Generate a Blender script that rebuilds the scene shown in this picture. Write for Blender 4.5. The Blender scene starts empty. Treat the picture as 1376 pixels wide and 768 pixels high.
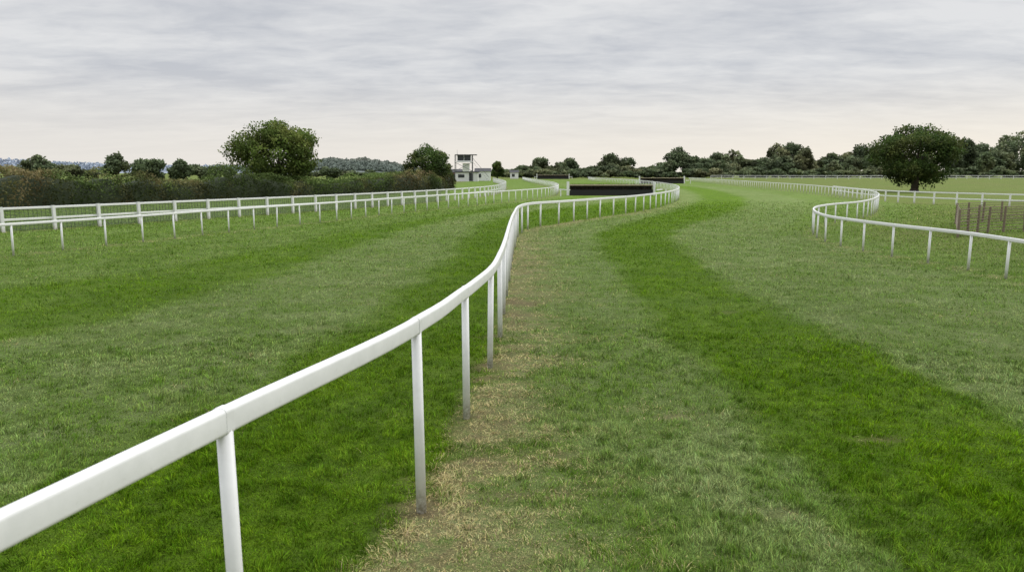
import bpy, math, random
import numpy as np
from mathutils import Vector
random.seed(7); rng=np.random.default_rng(11)
scene=bpy.context.scene
scene.view_settings.view_transform='Standard'
try: scene.view_settings.look='None'
except Exception: pass
scene.view_settings.exposure=0
# ---------------------------------------------------------------- survey helpers
# The camera was calibrated from the photograph (eye height 2.1 m, 26 mm lens, pitched 8.7 deg down).
# G() converts a measured bearing of a point that stands ON THE GROUND to metres on the ground plane.
H=2.1; F=1000.0; TH=math.atan(.153); C,S=math.cos(TH),math.sin(TH)
def G(px,py,z=0.0):
    u=(px-688)/F; v=(384-py)/F
    t=(H-z)/(S-v*C)
    return (u*t,(C+v*S)*t)
def Zat(py,Y):
    v=(384-py)/F
    return H+Y*(v*C-S)/(C+v*S)
def Xat(px,py,Y):
    v=(384-py)/F
    return (px-688)/F*Y/(C+v*S)
# ---------------------------------------------------------------- numpy noise
def _h(ix,iy,seed):
    n=(ix.astype(np.int64)*374761393+iy.astype(np.int64)*668265263+seed*1442695041)&0x7fffffff
    n=((n^(n>>13))*1274126177)&0x7fffffff
    return ((n^(n>>16))&0xffff)/65535.0
def vn(x,y,sc,seed=0):
    x=x*sc; y=y*sc
    ix=np.floor(x); iy=np.floor(y); fx=x-ix; fy=y-iy
    fx=fx*fx*(3-2*fx); fy=fy*fy*(3-2*fy)
    a=_h(ix,iy,seed); b=_h(ix+1,iy,seed); c=_h(ix,iy+1,seed); d=_h(ix+1,iy+1,seed)
    return (a*(1-fx)+b*fx)*(1-fy)+(c*(1-fx)+d*fx)*fy
def fbm(x,y,sc,seed=0,o=3):
    s=0;a=1;t=0
    for i in range(o):
        s=s+a*vn(x,y,sc*2**i,seed+i*17); t+=a; a*=.55
    return s/t
def sstep(a,b,x):
    t=np.clip((x-a)/(b-a),0,1); return t*t*(3-2*t)
# ---------------------------------------------------------------- material helpers
def newmat(name):
    m=bpy.data.materials.new(name); m.use_nodes=True
    nt=m.node_tree; nt.nodes.clear()
    out=nt.nodes.new('ShaderNodeOutputMaterial'); b=nt.nodes.new('ShaderNodeBsdfPrincipled')
    nt.links.new(b.outputs[0],out.inputs[0])
    return m,nt,b,out
def N(nt,t,**k):
    n=nt.nodes.new(t)
    for a,b in k.items(): setattr(n,a,b)
    return n
def mixc(nt,f,a,b,blend='MIX'):
    n=N(nt,'ShaderNodeMix',data_type='RGBA',blend_type=blend)
    for i,vv in ((0,f),(6,a),(7,b)):
        if hasattr(vv,'links') or isinstance(vv,bpy.types.NodeSocket): nt.links.new(vv,n.inputs[i])
        elif i==0: n.inputs[0].default_value=vv
        else: n.inputs[i].default_value=(*vv,1)
    return n.outputs[2]
def mathn(nt,op,a,b=None,clamp=False):
    n=N(nt,'ShaderNodeMath',operation=op); n.use_clamp=clamp
    for i,vv in ((0,a),(1,b)):
        if vv is None: continue
        if isinstance(vv,bpy.types.NodeSocket): nt.links.new(vv,n.inputs[i])
        else: n.inputs[i].default_value=vv
    return n.outputs[0]
def noise(nt,scale,detail=3,rough=.55,vec=None,dist=0):
    n=N(nt,'ShaderNodeTexNoise'); n.inputs['Scale'].default_value=scale; n.inputs['Detail'].default_value=detail
    n.inputs['Roughness'].default_value=rough; n.inputs['Distortion'].default_value=dist
    if vec is not None: nt.links.new(vec,n.inputs['Vector'])
    return n.outputs[0]
def ramp(nt,x,lo,hi,a=0.,b=1.):
    n=N(nt,'ShaderNodeMapRange'); nt.links.new(x,n.inputs[0])
    n.inputs[1].default_value=lo;n.inputs[2].default_value=hi;n.inputs[3].default_value=a;n.inputs[4].default_value=b
    return n.outputs[0]
def simple(name,col,rough=.6,var=.25,scale=3.,metal=0):
    m,nt,b,o=newmat(name)
    pos=N(nt,'ShaderNodeNewGeometry').outputs['Position']
    f=noise(nt,scale,4,.6,pos)
    nt.links.new(mixc(nt,f,tuple(c*(1-var) for c in col),tuple(min(1,c*(1+var)) for c in col)),b.inputs['Base Color'])
    b.inputs['Roughness'].default_value=rough; b.inputs['Metallic'].default_value=metal
    return m
# ---------------------------------------------------------------- mesh helpers
def mkobj(name,verts,faces,mat=None,smooth=False,parent=None,loc=None):
    me=bpy.data.meshes.new(name); me.from_pydata([tuple(v) for v in verts],[],faces); me.update()
    if smooth:
        me.polygons.foreach_set('use_smooth',[True]*len(me.polygons))
    o=bpy.data.objects.new(name,me); scene.collection.objects.link(o)
    if mat: me.materials.append(mat)
    if parent: o.parent=parent
    return o
def empty(name,loc=(0,0,0)):
    e=bpy.data.objects.new(name,None); e.empty_display_size=.3; scene.collection.objects.link(e); return e
def fast_mesh(name,co,nper,mat,attr=None,aname='turf',parent=None,tri_split=None):
    n=co.shape[0]; me=bpy.data.meshes.new(name)
    me.vertices.add(n*nper); me.vertices.foreach_set('co',co.reshape(-1).astype(np.float32))
    if tri_split is None:
        me.loops.add(n*nper); me.loops.foreach_set('vertex_index',np.arange(n*nper,dtype=np.int32))
        me.polygons.add(n); me.polygons.foreach_set('loop_start',np.arange(0,n*nper,nper,dtype=np.int32))
    else: # 5-vert blades: quad 0,1,3,2 + tri 2,3,4
        base=np.arange(n,dtype=np.int32)[:,None]*5
        idx=(base+np.array([0,1,3,2,2,3,4],dtype=np.int32)).reshape(-1)
        me.loops.add(len(idx)); me.loops.foreach_set('vertex_index',idx)
        st=(np.arange(n,dtype=np.int32)[:,None]*7+np.array([0,4],dtype=np.int32)).reshape(-1)
        me.polygons.add(len(st)); me.polygons.foreach_set('loop_start',st)
    me.update(calc_edges=True)
    if attr is not None:
        a=me.attributes.new(aname,'FLOAT_COLOR','POINT'); a.data.foreach_set('color',attr.reshape(-1).astype(np.float32))
    me.materials.append(mat)
    o=bpy.data.objects.new(name,me); scene.collection.objects.link(o)
    if parent: o.parent=parent
    return o
def box(V,Fc,c,s,rz=0):
    cx,cy,cz=c; sx,sy,sz=[a/2 for a in s]; b=len(V); ca,sa=math.cos(rz),math.sin(rz)
    for dz in(-1,1):
        for dx,dy in((-1,-1),(1,-1),(1,1),(-1,1)):
            x=dx*sx;y=dy*sy; V.append((cx+x*ca-y*sa,cy+x*sa+y*ca,cz+dz*sz))
    for f in((0,3,2,1),(4,5,6,7),(0,1,5,4),(1,2,6,5),(2,3,7,6),(3,0,4,7)): Fc.append(tuple(b+i for i in f))
def tube(V,Fc,a,b,r0,r1,n=8,cap=True):
    a=Vector(a);b=Vector(b);d=(b-a).normalized()
    up=Vector((0,0,1)) if abs(d.z)<.95 else Vector((1,0,0))
    u=d.cross(up).normalized(); w=d.cross(u); k=len(V)
    for p,r in((a,r0),(b,r1)):
        for i in range(n):
            t=2*math.pi*i/n; V.append(tuple(p+u*math.cos(t)*r+w*math.sin(t)*r))
    for i in range(n):
        j=(i+1)%n; Fc.append((k+i,k+j,k+n+j,k+n+i))
    if cap: Fc.append(tuple(k+n+i for i in range(n))); Fc.append(tuple(k+n-1-i for i in range(n)))
def spline(pts,step=.15):
    p=[np.array(q,float) for q in pts]; p=[2*p[0]-p[1]]+p+[2*p[-1]-p[-2]]; out=[]
    for i in range(1,len(p)-2):
        a,b,c,d=p[i-1:i+3]
        t0=0;t1=t0+max(1e-3,np.linalg.norm(b-a))**.5;t2=t1+max(1e-3,np.linalg.norm(c-b))**.5;t3=t2+max(1e-3,np.linalg.norm(d-c))**.5
        n=max(2,int(np.linalg.norm(c-b)/.1))
        for t in np.linspace(t1,t2,n,endpoint=False):
            A1=(t1-t)/(t1-t0)*a+(t-t0)/(t1-t0)*b;A2=(t2-t)/(t2-t1)*b+(t-t1)/(t2-t1)*c;A3=(t3-t)/(t3-t2)*c+(t-t2)/(t3-t2)*d
            B1=(t2-t)/(t2-t0)*A1+(t-t0)/(t2-t0)*A2;B2=(t3-t)/(t3-t1)*A2+(t-t1)/(t3-t1)*A3
            out.append((t2-t)/(t2-t1)*B1+(t-t1)/(t2-t1)*B2)
    out.append(p[-2]); out=np.array(out)
    L=np.r_[0,np.cumsum(np.linalg.norm(np.diff(out,axis=0),axis=1))]
    s=np.arange(0,L[-1],step)
    q=np.c_[np.interp(s,L,out[:,0]),np.interp(s,L,out[:,1])]
    return q
def smooth(q,k):
    if k<2: return q
    ker=np.hanning(2*k+3)[1:-1]; ker/=ker.sum(); r=q.copy()
    for c in range(2):
        pad=np.r_[2*q[0,c]-q[1:k+1,c][::-1],q[:,c],2*q[-1,c]-q[-k-1:-1,c][::-1]]
        r[:,c]=np.convolve(pad,ker,'valid')
    return r
# ---------------------------------------------------------------- course lines
PA=[G(300,552,1.22),G(565,685),G(627,560),G(661,493),G(672,452),G(678,420),G(682,390),G(686,360),G(691,335),G(699,315),G(717,306),G(750,301),G(800,293),
    G(850,286),G(880,280),G(903,273.5),G(912,267),G(908,261),G(893,256),G(870,251.5),G(838,247.5),G(805,244.5),G(790,242)]
d=np.array(PA[1])-np.array(PA[0]); d/=np.linalg.norm(d)
PA=[tuple(np.array(PA[0])-d*4.95),tuple(np.array(PA[0])-d*3.3),tuple(np.array(PA[0])-d*1.65)]+PA
LA=spline(PA)
PB=[(-170,362),(2,345),(72,338),(129,332),(178,327),(220,322),(258,317),(293,313),(325,310),(378,304),(423,300),(480,293),(560,284),(640,276),(700,270),(738,265),(750,260),(745,254),(728,249),(712,245),(702,242)]
LB=smooth(spline([G(*p) for p in PB]),20)
PC=[(-170,322),(0,313),(120,305),(250,296),(400,286),(520,277),(600,270),(650,264),(672,259),(679,253),(672,248),(662,244.5)]
LC=smooth(spline([G(*p) for p in PC]),20)
PD=[(1520,415),(1352,375),(1297,362),(1252,354),(1215,348),(1184,342),(1157,337),(1135,332),(1117,328),(1103,323),(1094,317),(1091,311),(1098,305),(1120,300),(1150,296),(1170,290),(1179,283),(1178,277),(1165,271),(1140,267),(1110,263),(1080,259),(1040,255),(1000,251),(960,247),(925,243.5)]
LD=smooth(spline([G(*p) for p in PD]),8)
LE=smooth(spline([G(*p) for p in [(1120,261),(1150,266),(1190,270.5),(1250,274),(1376,279),(1520,284)]]),20)
LF=spline([G(*p) for p in [(955,240.5),(1100,241),(1376,241),(1560,242)]],1.)
# ---------------------------------------------------------------- white plastic material
white,nt,b,o=newmat('white_rail_plastic')
geo=N(nt,'ShaderNodeNewGeometry'); pos=geo.outputs['Position']
sep=N(nt,'ShaderNodeSeparateXYZ'); nt.links.new(pos,sep.inputs[0])
n1=noise(nt,7,5,.65,pos); n2=noise(nt,45,3,.6,pos)
base=mixc(nt,ramp(nt,n1,.35,.75),(.81,.81,.80),(.71,.715,.70))
base=mixc(nt,ramp(nt,n2,.64,.78,0,.30),base,(.45,.44,.38))
low=mathn(nt,'MULTIPLY',ramp(nt,sep.outputs[2],.0,.20,1.,0.),ramp(nt,n2,.3,.65),True)
base=mixc(nt,low,base,(.22,.19,.10))
nt.links.new(base,b.inputs['Base Color']); b.inputs['Roughness'].default_value=.45
bm=N(nt,'ShaderNodeBump'); bm.inputs['Strength'].default_value=.08; bm.inputs['Distance'].default_value=.01; nt.links.new(n1,bm.inputs['Height']); nt.links.new(bm.outputs[0],b.inputs['Normal'])

def rrect(w,h,r,n=4):
    pts=[]
    for cx,cy,a0 in((w/2-r,h/2-r,0),(-w/2+r,h/2-r,90),(-w/2+r,-h/2+r,180),(w/2-r,-h/2+r,270)):
        for i in range(n+1):
            a=math.radians(a0+90*i/n); pts.append((cx+r*math.cos(a),cy+r*math.sin(a)))
    return pts
def sweep(V,Fc,pts,zc,prof):
    T=np.gradient(pts,axis=0); T/=np.linalg.norm(T,axis=1)[:,None]; m=len(prof); k=len(V)
    for i in range(len(pts)):
        nx,ny=T[i,1],-T[i,0]
        for a,bb in prof: V.append((pts[i,0]+nx*a,pts[i,1]+ny*a,zc[i]+bb))
    for i in range(len(pts)-1):
        for j in range(m):
            jj=(j+1)%m; Fc.append((k+i*m+j,k+i*m+jj,k+(i+1)*m+jj,k+(i+1)*m+j))
    Fc.append(tuple(k+j for j in range(m))); Fc.append(tuple(k+(len(pts)-1)*m+j for j in range(m))[::-1])
def fence(name,L,hY,spacing,rw,rh,pr,start=0.,explicit=None,levels=(1.,),square=False,step=3,prof_n=3,sleeves=True,above=0.0):
    par=empty(name)
    V=[];Fc=[]
    q=L[::step]; hh=np.interp(q[:,1],*hY)
    prof=rrect(rw,rh,min(rw,rh)*.30,prof_n)
    for lv in levels:
        sweep(V,Fc,q,hh*lv-rh/2,prof)
    r=mkobj('rail',V,Fc,white,True,par)
    Ls=np.r_[0,np.cumsum(np.linalg.norm(np.diff(L,axis=0),axis=1))]
    ss=[]
    if explicit:
        for e in explicit: ss.append(Ls[np.argmin(((L-np.array(e))**2).sum(1))])
        s=ss[-1]+spacing
    else: s=start
    while s<Ls[-1]: ss.append(s); s+=spacing
    V=[];Fc=[];V2=[];F2=[]
    for i,s in enumerate(ss):
        x=np.interp(s,Ls,L[:,0]);y=np.interp(s,Ls,L[:,1]); h=float(np.interp(y,*hY))
        x2=np.interp(s+.05,Ls,L[:,0]);y2=np.interp(s+.05,Ls,L[:,1]); t=np.array([x2-x,y2-y]);t/=max(1e-6,np.linalg.norm(t))
        lx,ly=random.gauss(0,.010),random.gauss(0,.010)
        if square:
            box(V,Fc,(x+t[1]*(pr+rw*.5),y-t[0]*(pr+rw*.5),h/2+above/2-.02),(pr*2,pr*2,h+above+.04),math.atan2(t[1],t[0]))
        else:
            tube(V,Fc,(x+lx,y+ly,-.06),(x,y,h-rh*.75),pr*1.02,pr,14 if y<14 else 8)
        if sleeves and y<30:
            p2=np.array([[x-t[0]*.022,y-t[1]*.022],[x+t[0]*.022,y+t[1]*.022]])
            sweep(V2,F2,p2,[h-rh/2]*2,rrect(rw+.004,rh+.004,min(rw,rh)*.30,prof_n))
    mkobj('posts',V,Fc,white,not square,par)
    if V2: mkobj('rail_joints',V2,F2,white,False,par)
    if not square:
        for oo in par.children:
            if oo.name.startswith('posts'):
                for p in oo.data.polygons:
                    if len(p.vertices)>4: p.use_smooth=False
    return par
hA=([0,4.6,6.4,8,26,34,60],[1.235,1.235,1.14,1.11,1.0,.92,.88])
fence('running_rail',LA,hA,1.65,.058,.100,.031,explicit=PA[:8],step=2,prof_n=5)
fence('running_rail',LB,([0,300],[.83,.83]),1.33,.055,.07,.026,start=.35)
fence('running_rail',LD,([0,40,80],[.82,.84,.86]),1.33,.055,.08,.028,start=.6)
fence('post_and_rail_fence',LC,([0,300],[.87,.87]),1.75,.05,.085,.05,levels=(1.,.55),square=True,sleeves=False,above=.02)
fence('post_and_rail_fence',LE,([0,300],[.80,.80]),1.6,.05,.08,.04,levels=(1.,.55),square=True,sleeves=False,above=.02)
fence('post_and_rail_fence',LF,([0,300],[1.1,1.1]),3.2,.06,.12,.05,levels=(1.,.5),square=True,sleeves=False,step=1)
steel=simple('galvanised_wire',(.085,.09,.09),.6,.2,5)
V=[];Fc=[]
qs=LC[:int(36/.15)]; qq=qs[::12]
for z in np.arange(.06,.82,.05):
    for i in range(len(qq)-1):
        tube(V,Fc,(qq[i][0]+.02,qq[i][1]+.08,z),(qq[i+1][0]+.02,qq[i+1][1]+.08,z),.010,.010,3,False)
for p in qs[::1]:
    tube(V,Fc,(p[0]+.02,p[1]+.08,.04),(p[0]+.02,p[1]+.08,.82),.008,.008,3,False)
mkobj('wire_mesh_fence',V,Fc,steel)
# ---------------------------------------------------------------- mowing stripes as X(Y)
def prep(px):
    a=np.array([G(*p) for p in px]); a=a[np.argsort(a[:,1])]; 
    yy=np.linspace(a[0,1],a[-1,1],900); xx=np.interp(yy,a[:,1],a[:,0]); k=np.hanning(31);k/=k.sum()
    xs=np.convolve(np.pad(xx,15,'edge'),k,'valid')
    xs[:15]=xx[:15]
    return yy,xs
B1=prep([(1400,950),(1210,768),(1040,600),(940,500),(855,400),(815,350),(800,325),(808,311),(835,300),(885,288),(925,276),(942,268),(937,261),(920,254),(880,249)])
B2=prep([(2200,900),(1560,650),(1230,500),(1120,450),(1010,400),(928,350),(906,325),(908,310),(940,298),(980,286),(1005,275),(1000,265),(972,257),(935,251),(900,248)])
B3=prep([(2200,640),(1500,430),(1200,350),(1085,318),(1050,304),(1075,290),(1095,279),(1080,268),(1040,260),(980,253),(930,249)])
BL1=prep([(-500,900),(0,690),(100,640),(300,545),(420,472),(500,420),(570,370),(620,325),(655,297),(700,285),(800,274),(850,268),(840,260),(800,254)])
BL2=prep([(-900,560),(0,465),(100,440),(300,390),(440,345),(540,310),(620,290),(700,278),(780,269),(800,263),(790,257),(760,252)])
BL3=prep([(-900,440),(0,392),(200,365),(360,335),(470,310),(560,295),(650,281),(720,272),(768,265),(770,259),(750,253)])
def BX(Bc,y): return np.interp(y,Bc[0],Bc[1])
AY=LA[np.argsort(LA[:,1])]
def dline(x,y,L,k=6):
    q=L[::k]; out=np.empty(len(x))
    for s in range(0,len(x),60000):
        xx=x[s:s+60000,None]; yy=y[s:s+60000,None]
        out[s:s+60000]=np.sqrt(((xx-q[:,0])**2+(yy-q[:,1])**2).min(1))
    return out
DY=LD[np.argsort(LD[:,1])]
def turf(x,y,far=True):
    w=(fbm(x,y,.7,5)-.5)*.6+(fbm(x,y,4,8)-.5)*.35
    sc=.20+y*.007
    ax=np.interp(y,AY[:,1],AY[:,0])
    xr=x+w
    right=x>ax
    r=sstep(-sc,sc,xr-BX(B1,y))*(1-sstep(-sc,sc,xr-BX(B2,y)))
    r=r+.36*sstep(-sc,sc,xr-BX(B3,y))
    l=sstep(-sc*1.4,sc*1.4,xr-BX(BL1,y))+ .9*(1-sstep(-sc*1.5,sc*1.5,xr-BX(BL2,y)))*sstep(-sc*1.5,sc*1.5,xr-BX(BL3,y))
    l=l+.45*(1-sstep(-sc*1.5,sc*1.5,xr-BX(BL3,y)))
    dark=np.where(right,r,l)
    dark=.02+.96*dark+(fbm(x,y*.6,1.3,91,5)-.5)*.65
    dark=dark*(1-sstep(90,170,y))+.55*sstep(90,170,y)
    dx=x-ax
    wid=1.0+.7*(vn(x*0,y,.45,31)-.5)
    pn=fbm(x*.7,y*1.5,2.2,21,4); pn2=fbm(x*.8,y*1.3,8.0,23,3)
    st=np.where(dx>0,1-sstep(.05*wid,1.45*wid,dx),1-sstep(0,.22,-dx))
    straw=.85*st*sstep(.45,.66,pn*.62+pn2*.38+.12*st)*(1-sstep(30,60,y))
    straw+= .14*st
    straw+= .22*np.clip(1-dark,0,1)*sstep(.48,.70,fbm(x,y,1.1,77,3))*sstep(.45,.6,pn2)
    m=y<130
    for L in(LB,LC,LD,LE):
        dd=np.full(len(x),99.); dd[m]=dline(x[m],y[m],L,8)
        straw=np.maximum(straw,.55*(1-sstep(.1,.5+y*.004,dd)))
    bare=.7*np.where(dx>-.15,1,0)*st*sstep(.66,.76,fbm(x*.8,y*1.4,3.1,131,4)+.07*np.exp(-(dx/.25)**2))
    for p in PA[3:9]: bare=np.maximum(bare,.8*sstep(.20,.06,np.hypot(x-p[0],(y-p[1]))+.12*(pn2-.5)))
    for ex,ey in ((G(760,612)),(G(1030,690)),(G(342,415)),(G(1160,590)),(G(900,560)),(G(240,520)),(G(985,420))):
        bare=np.maximum(bare,.8*sstep(.17,.04,np.hypot((x-ex)*.8,(y-ey)*1.6)+.25*(pn2-.5)))
    dX=np.interp(y,DY[:,1],DY[:,0])
    mead=sstep(.5,3,x-dX)*sstep(12,24,y)
    hx=np.interp(y,[30,42,57,67,84,200],[-40,-30,-22.5,-16.5,-9,-9]); mead=np.maximum(mead,sstep(0,2,hx-x)*sstep(38,45,y))
    mead=np.maximum(mead,sstep(190,230,y))
    return np.clip(dark,0,1),np.clip(straw,0,1),mead,np.clip(bare*(1-sstep(14,26,y)),0,1)
# ---------------------------------------------------------------- turf materials
LIGHT=(.300,.400,.118); DARK=(.160,.320,.008); STRAW=(.62,.51,.26); MEAD=(.22,.31,.06); SOIL=(.19,.14,.08)  # LIGHT carries the greyish sheen of blades leaning away, as colour
def attr(nt,name):
    a=N(nt,'ShaderNodeAttribute',attribute_name=name); s=N(nt,'ShaderNodeSeparateColor'); nt.links.new(a.outputs['Color'],s.inputs[0]); return s.outputs[0],s.outputs[1],s.outputs[2],a.outputs['Alpha']
gm,nt,b,o=newmat('turf_ground')
pos=N(nt,'ShaderNodeNewGeometry').outputs['Position']; R,Gs,Bs,Al=attr(nt,'turf')
n1=noise(nt,1.6,4,.62,pos); n2=noise(nt,9,4,.7,pos)
li=mixc(nt,ramp(nt,n1,.35,.65),(LIGHT[0]*.74,LIGHT[1]*.86,LIGHT[2]*.60),(LIGHT[0]*1.15,LIGHT[1]*1.08,LIGHT[2]*1.35))
dk=mixc(nt,ramp(nt,n1,.35,.65),tuple(c*.80 for c in DARK),(DARK[0]*1.3,DARK[1]*1.15,DARK[2]*1.8))
c=mixc(nt,R,li,dk)
c=mixc(nt,mathn(nt,'MULTIPLY',Gs,ramp(nt,n2,.35,.6),True),c,tuple(k*.75 for k in STRAW))
md=mixc(nt,ramp(nt,noise(nt,.12,5,.6,pos),.35,.65),MEAD,(.26,.29,.085)); md=mixc(nt,ramp(nt,noise(nt,1.1,4,.6,pos),.55,.75,0,.5),md,(.14,.18,.05))
c=mixc(nt,Bs,c,md)
c=mixc(nt,ramp(nt,n2,.50,.72,0,.6),c,(.09,.14,.02))
c=mixc(nt,ramp(nt,noise(nt,.28,5,.65,pos),.48,.62,0,.35),c,(.13,.21,.03))
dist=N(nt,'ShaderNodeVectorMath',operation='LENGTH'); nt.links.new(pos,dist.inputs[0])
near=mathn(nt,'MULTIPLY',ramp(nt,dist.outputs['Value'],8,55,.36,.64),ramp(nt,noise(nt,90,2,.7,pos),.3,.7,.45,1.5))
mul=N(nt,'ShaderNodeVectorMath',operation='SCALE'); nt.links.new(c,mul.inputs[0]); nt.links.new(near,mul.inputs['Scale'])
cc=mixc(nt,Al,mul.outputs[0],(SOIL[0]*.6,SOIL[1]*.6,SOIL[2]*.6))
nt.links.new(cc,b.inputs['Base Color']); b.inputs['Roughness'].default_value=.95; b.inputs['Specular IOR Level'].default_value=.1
bm=N(nt,'ShaderNodeBump'); bm.inputs['Strength'].default_value=.6; bm.inputs['Distance'].default_value=.05; nt.links.new(n2,bm.inputs['Height']); nt.links.new(bm.outputs[0],b.inputs['Normal'])
# blade material: per-blade colour attribute, light-stripe sheen painted in, with tip/root variation
bl,nt,b,o=newmat('grass_blades')
nt.nodes.remove(b); df=N(nt,'ShaderNodeBsdfDiffuse'); a_=N(nt,'ShaderNodeAttribute',attribute_name='turf')
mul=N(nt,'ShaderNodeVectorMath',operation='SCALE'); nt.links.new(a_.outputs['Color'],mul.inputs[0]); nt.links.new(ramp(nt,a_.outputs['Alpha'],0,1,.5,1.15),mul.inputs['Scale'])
nt.links.new(mul.outputs[0],df.inputs[0]); nt.links.new(df.outputs[0],o.inputs[0])
# ---------------------------------------------------------------- ground sheet
a=np.linspace(-1,1,561); xs=np.sinh(a*6.3)/np.sinh(6.3)*3500
a=np.linspace(0,1,620); ys=-4+ (np.exp(a*7.1)-1)/(np.exp(7.1)-1)*4200
ys=np.r_[[-600,-60],ys]
X,Y=np.meshgrid(xs,ys); x=X.ravel();y=Y.ravel()
dk,st,me_,ba=turf(x,y)
z=(fbm(x,y,.5,3)-.5)*.035*np.exp(-((np.hypot(x,y)/60)**2))
nxx=len(xs);nyy=len(ys)
idx=np.arange(nxx*nyy).reshape(nyy,nxx)
q=np.stack([idx[:-1,:-1],idx[:-1,1:],idx[1:,1:],idx[1:,:-1]],-1).reshape(-1,4)
me=bpy.data.meshes.new('ground'); me.vertices.add(len(x)); me.vertices.foreach_set('co',np.c_[x,y,z].reshape(-1).astype(np.float32))
me.loops.add(q.size); me.loops.foreach_set('vertex_index',q.reshape(-1).astype(np.int32)); me.polygons.add(len(q)); me.polygons.foreach_set('loop_start',np.arange(0,q.size,4,dtype=np.int32))
me.update(calc_edges=True); me.polygons.foreach_set('use_smooth',np.ones(len(q),bool))
at=me.attributes.new('turf','FLOAT_COLOR','POINT'); at.data.foreach_set('color',np.c_[dk,st,me_,ba].reshape(-1).astype(np.float32))
me.materials.append(gm); go=bpy.data.objects.new('ground',me); scene.collection.objects.link(go)
# ---------------------------------------------------------------- grass blades
grass=empty('grass')
def mixn(f,a,b): 
    f=np.asarray(f)[:,None]; return np.asarray(a)*(1-f)+np.asarray(b)*f
def blades(x,y,name,seg2):
    dk,st,md,ba=turf(x,y)
    keep=(rng.random(len(x))>ba*.8)&(rng.random(len(x))>sstep(40,62,np.hypot(x,y)))
    x,y,dk,st,ba=x[keep],y[keep],dk[keep],st[keep],ba[keep]
    n=len(x); r=np.hypot(x,y)
    hn=fbm(x,y,11,41,3); hc=fbm(x,y,1.6,43,2)
    L=(.018+.050*sstep(.30,.8,hn)**1.2)*(0.7+.6*hc)*rng.uniform(.55,1.35,n)*(1+np.clip(r-8,0,60)/50)
    isst=(rng.random(n)<st*1.0+ba*.5)
    L=L*np.where(isst,1.15,1)*(1-.3*st)*(1-.5*ba)
    ax=np.interp(y,AY[:,1],AY[:,0]); L*=1+.6*np.exp(-((x-ax)/.10)**2)
    wd=.0033*np.maximum(1,r/6.0)*rng.uniform(.7,1.4,n)
    lean=np.where(isst,rng.uniform(.9,1.5,n),rng.uniform(.15,1.25,n))
    azf=fbm(x,y,7.0,61,2)*4*np.pi+rng.normal(0,.5,n)
    az=np.where(rng.random(n)<.62,azf,np.where(dk<.5,np.pi/2,-np.pi/2)+rng.normal(0,.7,n))
    dx,dy=np.cos(az),np.sin(az); th=rng.uniform(0,np.pi,n); wx,wy=np.cos(th)*wd/2,np.sin(th)*wd/2
    z0=(fbm(x,y,.5,3)-.5)*.035*np.exp(-((r/60)**2))-.003
    hx=np.sin(lean)*L; hz=np.maximum(.004,np.cos(lean)*L)
    # blade colour, with the light stripes' sheen painted in
    n1=sstep(.32,.68,fbm(x,y,1.5,201,4)); n2=fbm(x,y,7,211,4); n0=fbm(x,y,.4,221,3)
    li=mixn(n1,(LIGHT[0]*.74,LIGHT[1]*.86,LIGHT[2]*.60),(LIGHT[0]*1.15,LIGHT[1]*1.08,LIGHT[2]*1.35))
    dkc=mixn(n1,[c*.80 for c in DARK],(DARK[0]*1.3,DARK[1]*1.15,DARK[2]*1.8))
    col=li*(1-dk[:,None])+dkc*dk[:,None]
    f0=(.35*sstep(.52,.7,n0))[:,None]; col=col*(1-f0)+np.array((.19,.31,.03))*f0
    f2=(.75*sstep(.50,.66,n2))[:,None]; col=col*(1-f2)+np.array((.095,.195,.012))*f2
    g=(isst*rng.uniform(.6,1.,n))[:,None]; col=col*(1-g)+np.array(STRAW)*g
    col=np.clip(col*rng.uniform(.40,1.60,n)[:,None]*(1+rng.normal(0,.07,(n,3))),0,.9)
    if seg2:
        co=np.empty((n,5,3))
        mxx=x+dx*hx*.35; myy=y+dy*hx*.35; mz=z0+hz*.62
        co[:,0]=np.c_[x-wx,y-wy,z0];co[:,1]=np.c_[x+wx,y+wy,z0]
        co[:,2]=np.c_[mxx-wx*.8,myy-wy*.8,mz];co[:,3]=np.c_[mxx+wx*.8,myy+wy*.8,mz]
        co[:,4]=np.c_[x+dx*hx,y+dy*hx,z0+hz]
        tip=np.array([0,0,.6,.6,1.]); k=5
    else:
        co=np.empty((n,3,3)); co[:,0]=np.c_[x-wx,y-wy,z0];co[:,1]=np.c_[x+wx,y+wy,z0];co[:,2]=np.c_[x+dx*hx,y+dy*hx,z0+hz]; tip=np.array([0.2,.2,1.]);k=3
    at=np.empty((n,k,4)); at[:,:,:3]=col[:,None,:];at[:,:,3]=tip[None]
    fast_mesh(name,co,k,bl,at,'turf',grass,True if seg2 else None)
AN=.76
n1_=260000; r=np.sqrt(rng.uniform(2.6**2,36,n1_)); t=rng.uniform(-AN,AN,n1_)
n2_=215000; r2=np.exp(rng.uniform(math.log(6),math.log(10),n2_)); t2=rng.uniform(-AN,AN,n2_)
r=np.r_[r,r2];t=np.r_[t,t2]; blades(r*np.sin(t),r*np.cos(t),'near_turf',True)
n3_=560000; r=np.exp(rng.uniform(math.log(10),math.log(62),n3_)); t=rng.uniform(-.70,.70,n3_); blades(r*np.sin(t),r*np.cos(t),'far_turf',False)
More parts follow.
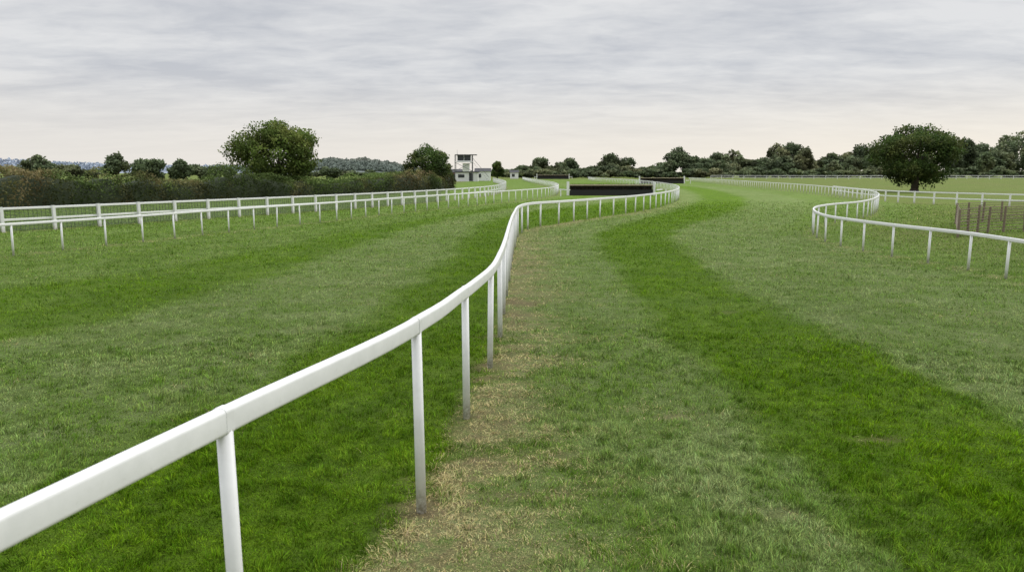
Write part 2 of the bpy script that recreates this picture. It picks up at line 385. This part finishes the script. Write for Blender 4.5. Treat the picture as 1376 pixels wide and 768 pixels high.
# ---------------------------------------------------------------- foliage
def leafmat(name,c0,c1,c2,cs=.35,trans=.25):
    m,nt,b,o=newmat(name); pos=N(nt,'ShaderNodeNewGeometry').outputs['Position']; R,Gs,Bs,Al=attr(nt,'leaf')
    c=mixc(nt,R,c0,c1); c=mixc(nt,ramp(nt,noise(nt,cs,3,.6,pos),.48,.64),c,mixc(nt,R,c2,tuple(k*1.4 for k in c2)))
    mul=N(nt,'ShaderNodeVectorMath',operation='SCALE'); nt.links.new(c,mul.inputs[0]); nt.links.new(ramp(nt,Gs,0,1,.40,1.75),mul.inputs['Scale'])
    nt.links.new(mul.outputs[0],b.inputs['Base Color']); b.inputs['Roughness'].default_value=.7; b.inputs['Specular IOR Level'].default_value=.15
    if trans>0:
        tr=N(nt,'ShaderNodeBsdfTranslucent'); nt.links.new(mul.outputs[0],tr.inputs[0]); mx=N(nt,'ShaderNodeMixShader'); mx.inputs[0].default_value=trans
        nt.links.new(b.outputs[0],mx.inputs[1]); nt.links.new(tr.outputs[0],mx.inputs[2]); nt.links.new(mx.outputs[0],o.inputs[0])
    return m
def leaf_quads(cen,size,tone,upb=.5):
    n=len(cen); nrm=rng.normal(0,1,(n,3)); nrm[:,2]+=upb; nrm/=np.linalg.norm(nrm,axis=1)[:,None]
    t=rng.normal(0,1,(n,3)); u=np.cross(nrm,t); u/=np.linalg.norm(u,axis=1)[:,None]; v=np.cross(nrm,u)
    s=(size*rng.uniform(.6,1.4,n))[:,None]*.5
    co=np.stack([cen-u*s,cen-v*s*.62+u*s*.1,cen+u*s,cen+v*s*.62-u*s*.1],1)
    at=np.empty((n,4,4)); at[:,:,0]=rng.random(n)[:,None]; at[:,:,1]=tone[:,None]; at[:,:,2]=0; at[:,:,3]=1
    return co,at
def crown(cx,cy,z0,z1,w,nl,nleaf,leaf,rmin=.16,rmax=.30,irr=0.):
    cz=(z0+z1)/2; hz=(z1-z0)/2; cens=[];tones=[]
    ph=rng.uniform(0,6.28,4)
    for i in range(nl):
        while True:
            p=rng.uniform(-1,1,3)
            q=np.linalg.norm(p)
            if .25<q<1: break
        p=p/q*q**.45
        k=1-.30*max(0,p[2])**2-.10*max(0,-p[2])
        a=math.atan2(p[2],p[0]); b_=math.atan2(p[1],p[0])
        k*=1-irr*(.5+.5*math.sin(3*a+ph[0])*math.sin(2*b_+ph[1])) ; kz=1-irr*.6*(.5+.5*math.sin(4*b_+ph[2]+2*p[0]))
        rr=rng.uniform(rmin,rmax)
        c=np.array([cx+p[0]*w/2*(1-rr*.7)*k,cy+p[1]*w/2*(1-rr*.7)*k,cz+p[2]*hz*(1-rr*.8)*(kz if p[2]>0 else 1)])
        m=int(nleaf/nl*rng.uniform(.5,1.4)*(rr/.23)**2); dd=rng.normal(0,1,(m,3)); dd/=np.linalg.norm(dd,axis=1)[:,None]
        rad=rng.uniform(.3,1,m)**.5*(1+.18*rng.normal(0,1,m).clip(-1,1.3))
        pp=c+dd*rad[:,None]*np.array([w/2*rr*1.15,w/2*rr*1.15,hz*rr*1.0])
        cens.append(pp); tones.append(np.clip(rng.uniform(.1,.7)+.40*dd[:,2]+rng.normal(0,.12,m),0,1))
    cen=np.concatenate(cens);tn=np.concatenate(tones)
    cen[:,2]=np.maximum(cen[:,2],.1)
    return leaf_quads(cen,np.full(len(cen),leaf),tn)
bark=simple('bark',(.07,.055,.04),.9,.4,6)
def tree(name,cx,cy,z1,w,zl,mat,nl=60,nleaf=14000,leaf=.2,trunk=.3,irr=.0,rmin=.13,rmax=.30):
    par=empty(name)
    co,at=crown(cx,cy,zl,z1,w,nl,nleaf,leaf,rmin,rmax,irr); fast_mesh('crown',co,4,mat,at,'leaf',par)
    V=[];Fc=[]; zl=max(zl,.3); hz=z1-zl; fork=zl+hz*.22
    tube(V,Fc,(cx,cy,-.1),(cx+.05,cy,.35),trunk*1.5,trunk,10); tube(V,Fc,(cx+.05,cy,.34),(cx+.1,cy,fork),trunk,trunk*.75,10)
    for i in range(9):
        a=i*2.4+random.random(); rad=w*.5*random.uniform(.35,.6); zz=zl+hz*random.uniform(.35,.78)
        mid=(cx+math.cos(a)*rad*.45,cy+math.sin(a)*rad*.45,fork+(zz-fork)*.6)
        tube(V,Fc,(cx+.1,cy,fork-.15),mid,trunk*.5,trunk*.28,7); tube(V,Fc,mid,(cx+math.cos(a)*rad,cy+math.sin(a)*rad,zz),trunk*.28,trunk*.07,6)
    mkobj('trunk',V,Fc,bark,True,par); return par
m_oak=leafmat('oak_leaves',(.070,.108,.024),(.118,.165,.036),(.125,.140,.038),.5)
m_dark=leafmat('dark_leaves',(.040,.072,.019),(.072,.112,.028),(.085,.100,.03),.5)
m_hedge=leafmat('hedge_leaves',(.075,.118,.032),(.120,.165,.046),(.160,.130,.062),.22)
m_far=leafmat('haze_lightened_leaves',(.086,.118,.062),(.128,.160,.082),(.152,.155,.080),.05,.15)  # leaf colours lightened to paint in aerial haze
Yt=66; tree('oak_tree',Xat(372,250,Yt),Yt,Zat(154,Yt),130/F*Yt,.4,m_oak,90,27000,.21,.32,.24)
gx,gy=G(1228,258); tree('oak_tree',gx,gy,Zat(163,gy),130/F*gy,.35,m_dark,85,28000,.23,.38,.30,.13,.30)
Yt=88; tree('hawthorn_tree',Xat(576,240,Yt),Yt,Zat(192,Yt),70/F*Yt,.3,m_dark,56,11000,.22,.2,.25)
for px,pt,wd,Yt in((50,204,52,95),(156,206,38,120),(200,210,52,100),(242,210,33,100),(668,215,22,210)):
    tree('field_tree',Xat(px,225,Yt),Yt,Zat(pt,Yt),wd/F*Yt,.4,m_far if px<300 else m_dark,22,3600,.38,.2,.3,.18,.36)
def hedge(name,pts,hfun,depth,dens,leaf,mat,coremat):
    L=spline(pts,.4); T=np.gradient(L,axis=0);T/=np.linalg.norm(T,axis=1)[:,None]; Nn=np.c_[T[:,1],-T[:,0]]
    s=np.arange(len(L))*.4; par=empty(name)
    top=hfun(L)*(0.96+.48*(vn(s,s*0,.34,3)-.5)+.34*(vn(s,s*0,1.0,9)-.5)+.2*(vn(s,s*0,.12,19)-.5))
    V=[];Fc=[]
    for i in range(len(L)):
        hh=top[i]*.80
        for a,zz in((-.36,0),(-.34,.6),(-.2,.98),(.2,.98),(.34,.6),(.36,0)):
            V.append((L[i,0]+Nn[i,0]*a*depth,L[i,1]+Nn[i,1]*a*depth,zz*hh))
    for i in range(len(L)-1):
        for j in range(5): Fc.append((i*6+j,i*6+j+1,i*6+6+j+1,i*6+6+j))
    mkobj('hedge_core',V,Fc,coremat,True,par)
    n=int(len(L)*.4*dens); ii=rng.integers(0,len(L),n); ang=rng.uniform(-.1,np.pi+.1,n)
    bl_=.64+.8*vn(s[ii],ang*2,.6,5)+rng.normal(0,.05,n)
    ca=np.cos(ang); sa=np.sin(ang)
    ca=np.sign(ca)*np.abs(ca)**.6; sa=np.sign(sa)*np.abs(sa)**.55
    off=ca*depth*.5*bl_; z=np.maximum(.03,sa*top[ii]*np.where(sa>.8,.3+.7*bl_,1)*.97)
    z=np.where(rng.random(n)<.3,z*rng.random(n),z)
    jit=rng.uniform(-.25,.25,n)
    cen=np.c_[L[ii,0]+Nn[ii,0]*off+T[ii,0]*jit,L[ii,1]+Nn[ii,1]*off+T[ii,1]*jit,z]
    clump=vn(s[ii],ang*3,.7,15)*.5+vn(s[ii],ang*0,.33,25)*.5
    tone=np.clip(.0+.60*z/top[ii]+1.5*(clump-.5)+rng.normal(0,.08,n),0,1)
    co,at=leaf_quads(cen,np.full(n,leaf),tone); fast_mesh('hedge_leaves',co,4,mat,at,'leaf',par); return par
core=simple('hedge_core_dark_fill',(.03,.042,.018),.95,.3,2)  # solid dark core that stops sight through the leaf shell
def hL(L):
    return np.interp(L[:,1],[30,42,50,57,62,66,84],[2.35,2.3,2.3,2.15,1.95,1.6,1.6])
hedge('hedge',[G(*p) for p in[(-180,290),(0,281),(150,275),(300,268.5),(440,263),(520,260)]],hL,2.6,760,.15,m_hedge,core)
hedge('hedge',[G(*p) for p in[(440,261.5),(520,259),(575,256.5),(600,254)]],lambda L:np.interp(L[:,1],[66,74,80,90],[1.4,1.7,2.4,2.3]),2.6,560,.18,m_hedge,core)
# ---------------------------------------------------------------- distant trees (one mass)
cos=[];ats=[]
prof=[(690,228),(705,222),(725,211),(742,222),(762,210),(782,225),(800,222),(820,204),(842,210),(866,224),(888,217),(912,197),(930,208),(950,211),(968,203),(985,200),(1005,214),(1025,210),(1045,191),(1062,188),(1078,196),(1098,212),(1120,204),(1140,203),(1158,191),(1178,197),(1200,203),(1240,203),(1275,190),(1295,182),(1315,190),(1335,197),(1352,175),(1368,174),(1395,180),(1430,186),(1470,192),(1510,187)]
def dtree(px,pt,wpx,Yt,leaf,n,nl=14,z0=.05,irr=.25):
    X0=Xat(px,230,Yt); z1=Zat(pt,Yt); w=wpx/F*Yt
    co,at=crown(X0,Yt,max(.2,z1*z0),z1,w,nl,n,leaf,.22,.42,irr); 
    at[:,:,1]=np.clip(at[:,:,1]+rng.uniform(-.25,.25),0,1); cos.append(co);ats.append(at)
for px,pt in prof:
    Yt=random.uniform(290,340); dtree(px,pt,random.uniform(26,42),Yt,1.0,1700,20,.05,.18)
    for k in range(2):
        dtree(px+random.uniform(-14,14),min(227,pt+random.uniform(9,20)),random.uniform(20,36),random.uniform(275,300),.95,800)
for px in range(690,1560,11):
    dtree(px+random.uniform(-4,4),228+random.uniform(-5,4),24,262,.85,400,10,-.2)
for px in range(400,700,12): dtree(px,230+random.uniform(-3,2),24,300,.9,300,10,-.3)
for px,pt in((20,222),(75,219),(98,221),(120,219),(268,219),(285,219),(300,222),(445,222)): dtree(px,pt,34,190,.7,700)
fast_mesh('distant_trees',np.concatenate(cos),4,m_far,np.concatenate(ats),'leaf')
m_hill=leafmat('haze_tinted_woodland',(.17,.205,.18),(.21,.245,.205),(.225,.235,.20),.012,.0)  # grey-green haze mixed into the leaf colours
m_blue=leafmat('haze_blue_woodland',(.29,.34,.40),(.32,.37,.43),(.31,.35,.41),.01,.0)  # atmospheric blue is painted into these colours, no haze in the air
def hill(name,prof,Yt,leaf,mat,corecol,n):
    pxs=[p[0] for p in prof]; par=empty(name); V=[];Fc=[]
    gx=np.linspace(pxs[0],pxs[-1],90); gt=np.interp(gx,pxs,[p[1] for p in prof])
    for a,t in zip(gx,gt):
        X0=Xat(a,225,Yt); zt=max(.5,Zat(t+1.5,Yt))
        for f,k in((-1.2,0),(-.6,.6),(0,1),(1.2,0)): V.append((X0,Yt+f*Yt*.08,zt*k-.2))
    for i in range(len(gx)-1):
        for j in range(3): Fc.append((i*4+j,i*4+4+j,i*4+5+j,i*4+1+j))
    mkobj('slope',V,Fc,corecol,True,par)
    ii=rng.uniform(pxs[0],pxs[-1],n); tt=np.interp(ii,pxs,[p[1] for p in prof]); ff=rng.uniform(-.9,.12,n)
    X0=np.array([Xat(a,225,Yt) for a in ii]); zt=np.array([max(.5,Zat(t,Yt)) for t in tt])
    kk=np.where(ff<-.6,.5*(ff+1.2)/.6*1.2,np.where(ff<0,.6+(ff+.6)/.6*.4,1))
    bump=vn(ii,ff*30,.35,3)
    cen=np.c_[X0,Yt+ff*Yt*.08,zt*kk-.2+leaf*.9*bump]
    co,at=leaf_quads(cen,np.full(n,leaf),np.clip(.3+.4*bump+rng.normal(0,.05,n),0,1)); fast_mesh('woodland',co,4,mat,at,'leaf',par)
hill('wooded_hill',[(380,229),(425,218),(445,214.5),(470,217),(490,215),(508,218),(525,220),(545,225),(575,230)],650,2.6,m_hill,simple('haze_tinted_slope',(.16,.19,.17),.9,.15,.02),12000)  # slope colour has distance haze painted in
hill('wooded_hill',[(-150,217),(-20,215),(20,216),(50,219),(90,220),(140,222),(220,224),(330,225),(420,230)],1400,5,m_blue,simple('haze_blue_slope',(.28,.32,.38),.9,.15,.01),9000)  # bluish slope colour stands in for haze over the far hill
# ---------------------------------------------------------------- steeplechase fences
birch=leafmat('birch_brush',(.014,.010,.007),(.030,.022,.014),(.022,.016,.010),.8,.0)
blackb=simple('black_board',(.010,.010,.010),.7,.3,3); tan=simple('takeoff_rail_timber',(.34,.28,.20),.7,.25,4)
wht=simple('white_paint',(.75,.75,.74),.5,.06,4)
def chase(name,xl,xr,yb,hpx_top):
    par=empty(name); a=np.array(G(xl,yb)); bq=np.array(G(xr,yb)); c=(a+bq)/2; w=np.linalg.norm(bq-a); Yt=c[1]; h=Zat(hpx_top,Yt)
    V=[];Fc=[]; box(V,Fc,(c[0],c[1]-.35,h*.24),(w,.12,h*.48)); mkobj('apron_board',V,Fc,blackb,False,par)
    V=[];Fc=[]; box(V,Fc,(c[0],c[1]+.05,h*.45),(w-.1,.5,h*.88)); mkobj('brush_core',V,Fc,blackb,False,par)
    n=9000; x=rng.uniform(a[0]+.05,bq[0]-.05,n); y=c[1]+rng.uniform(-.32,.4,n); zb=rng.uniform(.25,.8,n)*h; L=rng.uniform(.15,.3,n)*h; wd=.02
    th=rng.uniform(0,np.pi,n); zt=np.minimum(zb+L,h*rng.uniform(.95,1.03,n))
    co=np.stack([np.c_[x-wd*np.cos(th),y-wd*np.sin(th),zb],np.c_[x+wd*np.cos(th),y+wd*np.sin(th),zb],np.c_[x+rng.normal(0,.04,n),y+rng.normal(0,.04,n),zt]],1)
    at=np.empty((n,3,4)); at[:]=1; at[:,:,0]=rng.random(n)[:,None]; at[:,:,1]=rng.random(n)[:,None]; fast_mesh('birch_twigs',co,3,birch,at,'leaf',par)
    V=[];Fc=[]; tube(V,Fc,(a[0],c[1]-.40,h*.86),(bq[0],c[1]-.40,h*.86),.055,.055,8); mkobj('guard_rail',V,Fc,tan,False,par)
    V=[];Fc=[]
    for sx,s in((a[0],-1),(bq[0],1)):
        box(V,Fc,(sx+s*.14,c[1]-.1,h*.58),(.2,.5,h*1.16)); box(V,Fc,(sx+s*.5,c[1]-.9,h*.5),(.08,1.9,.10),s*-.45); box(V,Fc,(sx+s*.9,c[1]-1.75,h*.3),(.09,.09,h*.6))
    mkobj('wings',V,Fc,wht,False,par)
chase('steeplechase_fence',765,876,262.5,246.5)
chase('steeplechase_fence',860,918,246.5,238)
chase('steeplechase_fence',722,764,240.5,234.5)
# ---------------------------------------------------------------- timber pen on the right
wood=simple('weathered_timber',(.19,.15,.105),.85,.4,6)
par=empty('wooden_stock_fence'); V=[];Fc=[]
pp=[G(1287,319),G(1300,317),G(1313,315),G(1327,313),G(1348,312),G(1376,311),G(1410,310),G(1450,309)]
for p in pp:
    h=.95+random.uniform(-.06,.07)
    tube(V,Fc,(p[0],p[1],-.05),(p[0]+random.gauss(0,.02),p[1],h),.042,.036,8)
pp2=[G(1284,301),G(1300,299),G(1320,298),G(1345,297),G(1376,296),G(1420,295)]
for p in pp2: tube(V,Fc,(p[0],p[1],-.05),(p[0]+random.gauss(0,.02),p[1],.85),.045,.04,8)
mkobj('posts',V,Fc,wood,False,par); V=[];Fc=[]
for z in(.10,.2,.3,.4,.5,.6,.7,.8,.9):
    for a_,b_ in zip(pp[:-1],pp[1:]): tube(V,Fc,(*a_,z+random.gauss(0,.008)),(*b_,z+random.gauss(0,.008)),.013,.013,6)
    for a_,b_ in zip(pp2[:-1],pp2[1:]): tube(V,Fc,(*a_,z*.9),(*b_,z*.9),.013,.013,6)
    tube(V,Fc,(*pp[0],z),(*pp2[0],z*.9),.012,.012,6)
mkobj('rails',V,Fc,wood,False,par)
# ---------------------------------------------------------------- race control tower and cabins
par=empty('race_control_tower'); Yb=170
bx=Xat(624,235,Yb)
glass=simple('dark_glass',(.03,.035,.04),.2,.2,1); roofm=simple('dark_roof',(.05,.05,.055),.7,.2,1); brick=simple('red_brick',(.20,.11,.08),.85,.25,1.5); greym=simple('grey_steel',(.14,.14,.15),.5,.2,1)
V=[];Fc=[]; box(V,Fc,(bx+.6,Yb+.2,1.0),(5.0,3.6,2.0)); mkobj('store_walls',V,Fc,wht,False,par)
V=[];Fc=[]; box(V,Fc,(bx+1.6,Yb-1.62,1.0),(.9,.08,1.8)); box(V,Fc,(bx-.6,Yb-1.62,1.2),(1.4,.08,.7)); box(V,Fc,(bx+.1,Yb-1.2,5.15),(3.0,2.2,1.15)); mkobj('windows',V,Fc,glass,False,par)
V=[];Fc=[]; box(V,Fc,(bx+.6,Yb+.2,2.1),(5.5,4.1,.2)); box(V,Fc,(bx+.5,Yb-1.2,5.85),(4.8,3.2,.16)); mkobj('roof',V,Fc,roofm,False,par)
V=[];Fc=[]
box(V,Fc,(bx,Yb-1.2,4.3),(4.1,3.0,.12)); box(V,Fc,(bx+.1,Yb-1.2,4.47),(3.1,2.3,.20)); box(V,Fc,(bx+.5,Yb-1.2,3.1),(1.5,1.4,1.8))
for sx in(-1.5,0,1.5): box(V,Fc,(bx+.1+sx*.98,Yb-2.33,5.15),(.07,.07,1.15))
mkobj('observation_cabin',V,Fc,wht,False,par)
V=[];Fc=[]
for sx in(-1.9,1.9):
    for sy in(-2.6,.2): tube(V,Fc,(bx+sx,Yb+sy,0),(bx+sx,Yb+sy,5.8),.07,.07,8)
    tube(V,Fc,(bx+sx,Yb-2.6,2.3),(bx-sx,Yb-2.6,4.2),.05,.05,6)
    for z in(4.75,5.15): tube(V,Fc,(bx+sx,Yb-2.6,z),(bx+sx,Yb+.2,z),.03,.03,6)
for k in range(13): box(V,Fc,(bx+2.1+k*.28,Yb-2.9,4.2-k*.33),(.3,.9,.06))
tube(V,Fc,(bx+2.0,Yb-3.3,5.2),(bx+5.7,Yb-3.3,.9),.05,.05,6); tube(V,Fc,(bx-1.5,Yb-1,5.9),(bx-1.5,Yb-1,7.0),.04,.02,6)
mkobj('steelwork_and_stairs',V,Fc,greym,False,par)
def cabin(name,px,Yt,w,h,dp,walls):
    par=empty(name); x=Xat(px,235,Yt)
    V=[];Fc=[]; box(V,Fc,(x,Yt,h/2),(w,dp,h)); mkobj('walls',V,Fc,walls,False,par)
    V=[(x-w/2-.2,Yt-dp/2-.25,h),(x+w/2+.2,Yt-dp/2-.25,h),(x+w/2+.2,Yt+dp/2+.25,h),(x-w/2-.2,Yt+dp/2+.25,h),(x-w/2-.2,Yt,h+.8),(x+w/2+.2,Yt,h+.8)]
    mkobj('roof',V,[(0,1,5,4),(2,3,4,5),(0,4,3),(1,2,5),(3,2,1,0)],roofm,False,par)
    V=[];Fc=[]
    for k in range(max(1,int(w//2))): box(V,Fc,(x-w/2+1+k*2,Yt-dp/2-.02,h*.55),(.9,.08,.9))
    mkobj('windows',V,Fc,glass,False,par)
cabin('white_cabin',649,182,3.6,2.2,4,wht); cabin('white_cabin',691,240,2.6,1.9,3,wht); cabin('brick_stable_block',608,185,4.5,2.0,4,brick)
# ---------------------------------------------------------------- sky + light
w=bpy.data.worlds.new('sky'); scene.world=w; w.use_nodes=True; nt=w.node_tree; nt.nodes.clear()
out=N(nt,'ShaderNodeOutputWorld'); bg=N(nt,'ShaderNodeBackground'); nt.links.new(bg.outputs[0],out.inputs[0])
SE,SR=math.radians(42),math.radians(60)
sky=N(nt,'ShaderNodeTexSky'); sky.sky_type='NISHITA'; sky.sun_disc=False; sky.sun_elevation=SE; sky.sun_rotation=SR
tc=N(nt,'ShaderNodeTexCoord'); sp=N(nt,'ShaderNodeSeparateXYZ'); nt.links.new(tc.outputs['Generated'],sp.inputs[0])
z=mathn(nt,'MAXIMUM',sp.outputs[2],0.0); den=mathn(nt,'ADD',z,.12)
cb=N(nt,'ShaderNodeCombineXYZ'); nt.links.new(mathn(nt,'DIVIDE',sp.outputs[0],den),cb.inputs[0]); nt.links.new(mathn(nt,'DIVIDE',sp.outputs[1],den),cb.inputs[1])
mp=N(nt,'ShaderNodeMapping'); mp.inputs['Scale'].default_value=(1.0,1.6,1); mp.inputs['Rotation'].default_value=(0,0,math.radians(-8)); mp.inputs['Location'].default_value=(5.3,2.9,0); nt.links.new(cb.outputs[0],mp.inputs[0])
nA=noise(nt,.9,6,.52,mp.outputs[0],.5); nB=noise(nt,3.4,5,.6,mp.outputs[0],.3)
f=mathn(nt,'ADD',mathn(nt,'MULTIPLY',nA,.6),mathn(nt,'MULTIPLY',nB,.4))
f=ramp(nt,f,.38,.61)
cl=mixc(nt,f,(.565,.585,.63),(.785,.79,.80))
hz=N(nt,'ShaderNodeMapRange'); hz.interpolation_type='SMOOTHSTEP'; nt.links.new(z,hz.inputs[0]); hz.inputs[1].default_value=.01;hz.inputs[2].default_value=.135;hz.inputs[3].default_value=.90;hz.inputs[4].default_value=0
warm=mixc(nt,ramp(nt,sp.outputs[0],-.5,.5),(.86,.82,.765),(.98,.905,.79))
cl=mixc(nt,hz.outputs[0],cl,warm)
gain=ramp(nt,z,.22,.9,1.,2.4)
vm=N(nt,'ShaderNodeVectorMath',operation='SCALE'); nt.links.new(cl,vm.inputs[0]); nt.links.new(gain,vm.inputs['Scale'])
sk=N(nt,'ShaderNodeVectorMath',operation='SCALE'); nt.links.new(sky.outputs[0],sk.inputs[0]); sk.inputs['Scale'].default_value=.06
fin=mixc(nt,.94,sk.outputs[0],vm.outputs[0]); nt.links.new(fin,bg.inputs[0]); bg.inputs[1].default_value=1.0
sd=bpy.data.lights.new('sun','SUN'); sd.energy=1.4; sd.angle=math.radians(22); sd.color=(1,.96,.90)
so=bpy.data.objects.new('sun',sd); scene.collection.objects.link(so)
dirv=Vector((math.sin(SR)*math.cos(SE),math.cos(SR)*math.cos(SE),math.sin(SE))); so.rotation_euler=dirv.to_track_quat('Z','Y').to_euler()
# ---------------------------------------------------------------- camera
cam=bpy.data.cameras.new('camera'); co_=bpy.data.objects.new('camera',cam); scene.collection.objects.link(co_); scene.camera=co_
co_.location=(0,0,H); co_.rotation_euler=(math.pi/2-TH,0,0); cam.sensor_width=36; cam.lens=F/1376*36; cam.clip_end=8000; cam.clip_start=.05
cam.dof.use_dof=True; cam.dof.focus_distance=9; cam.dof.aperture_fstop=5.0
print('done')
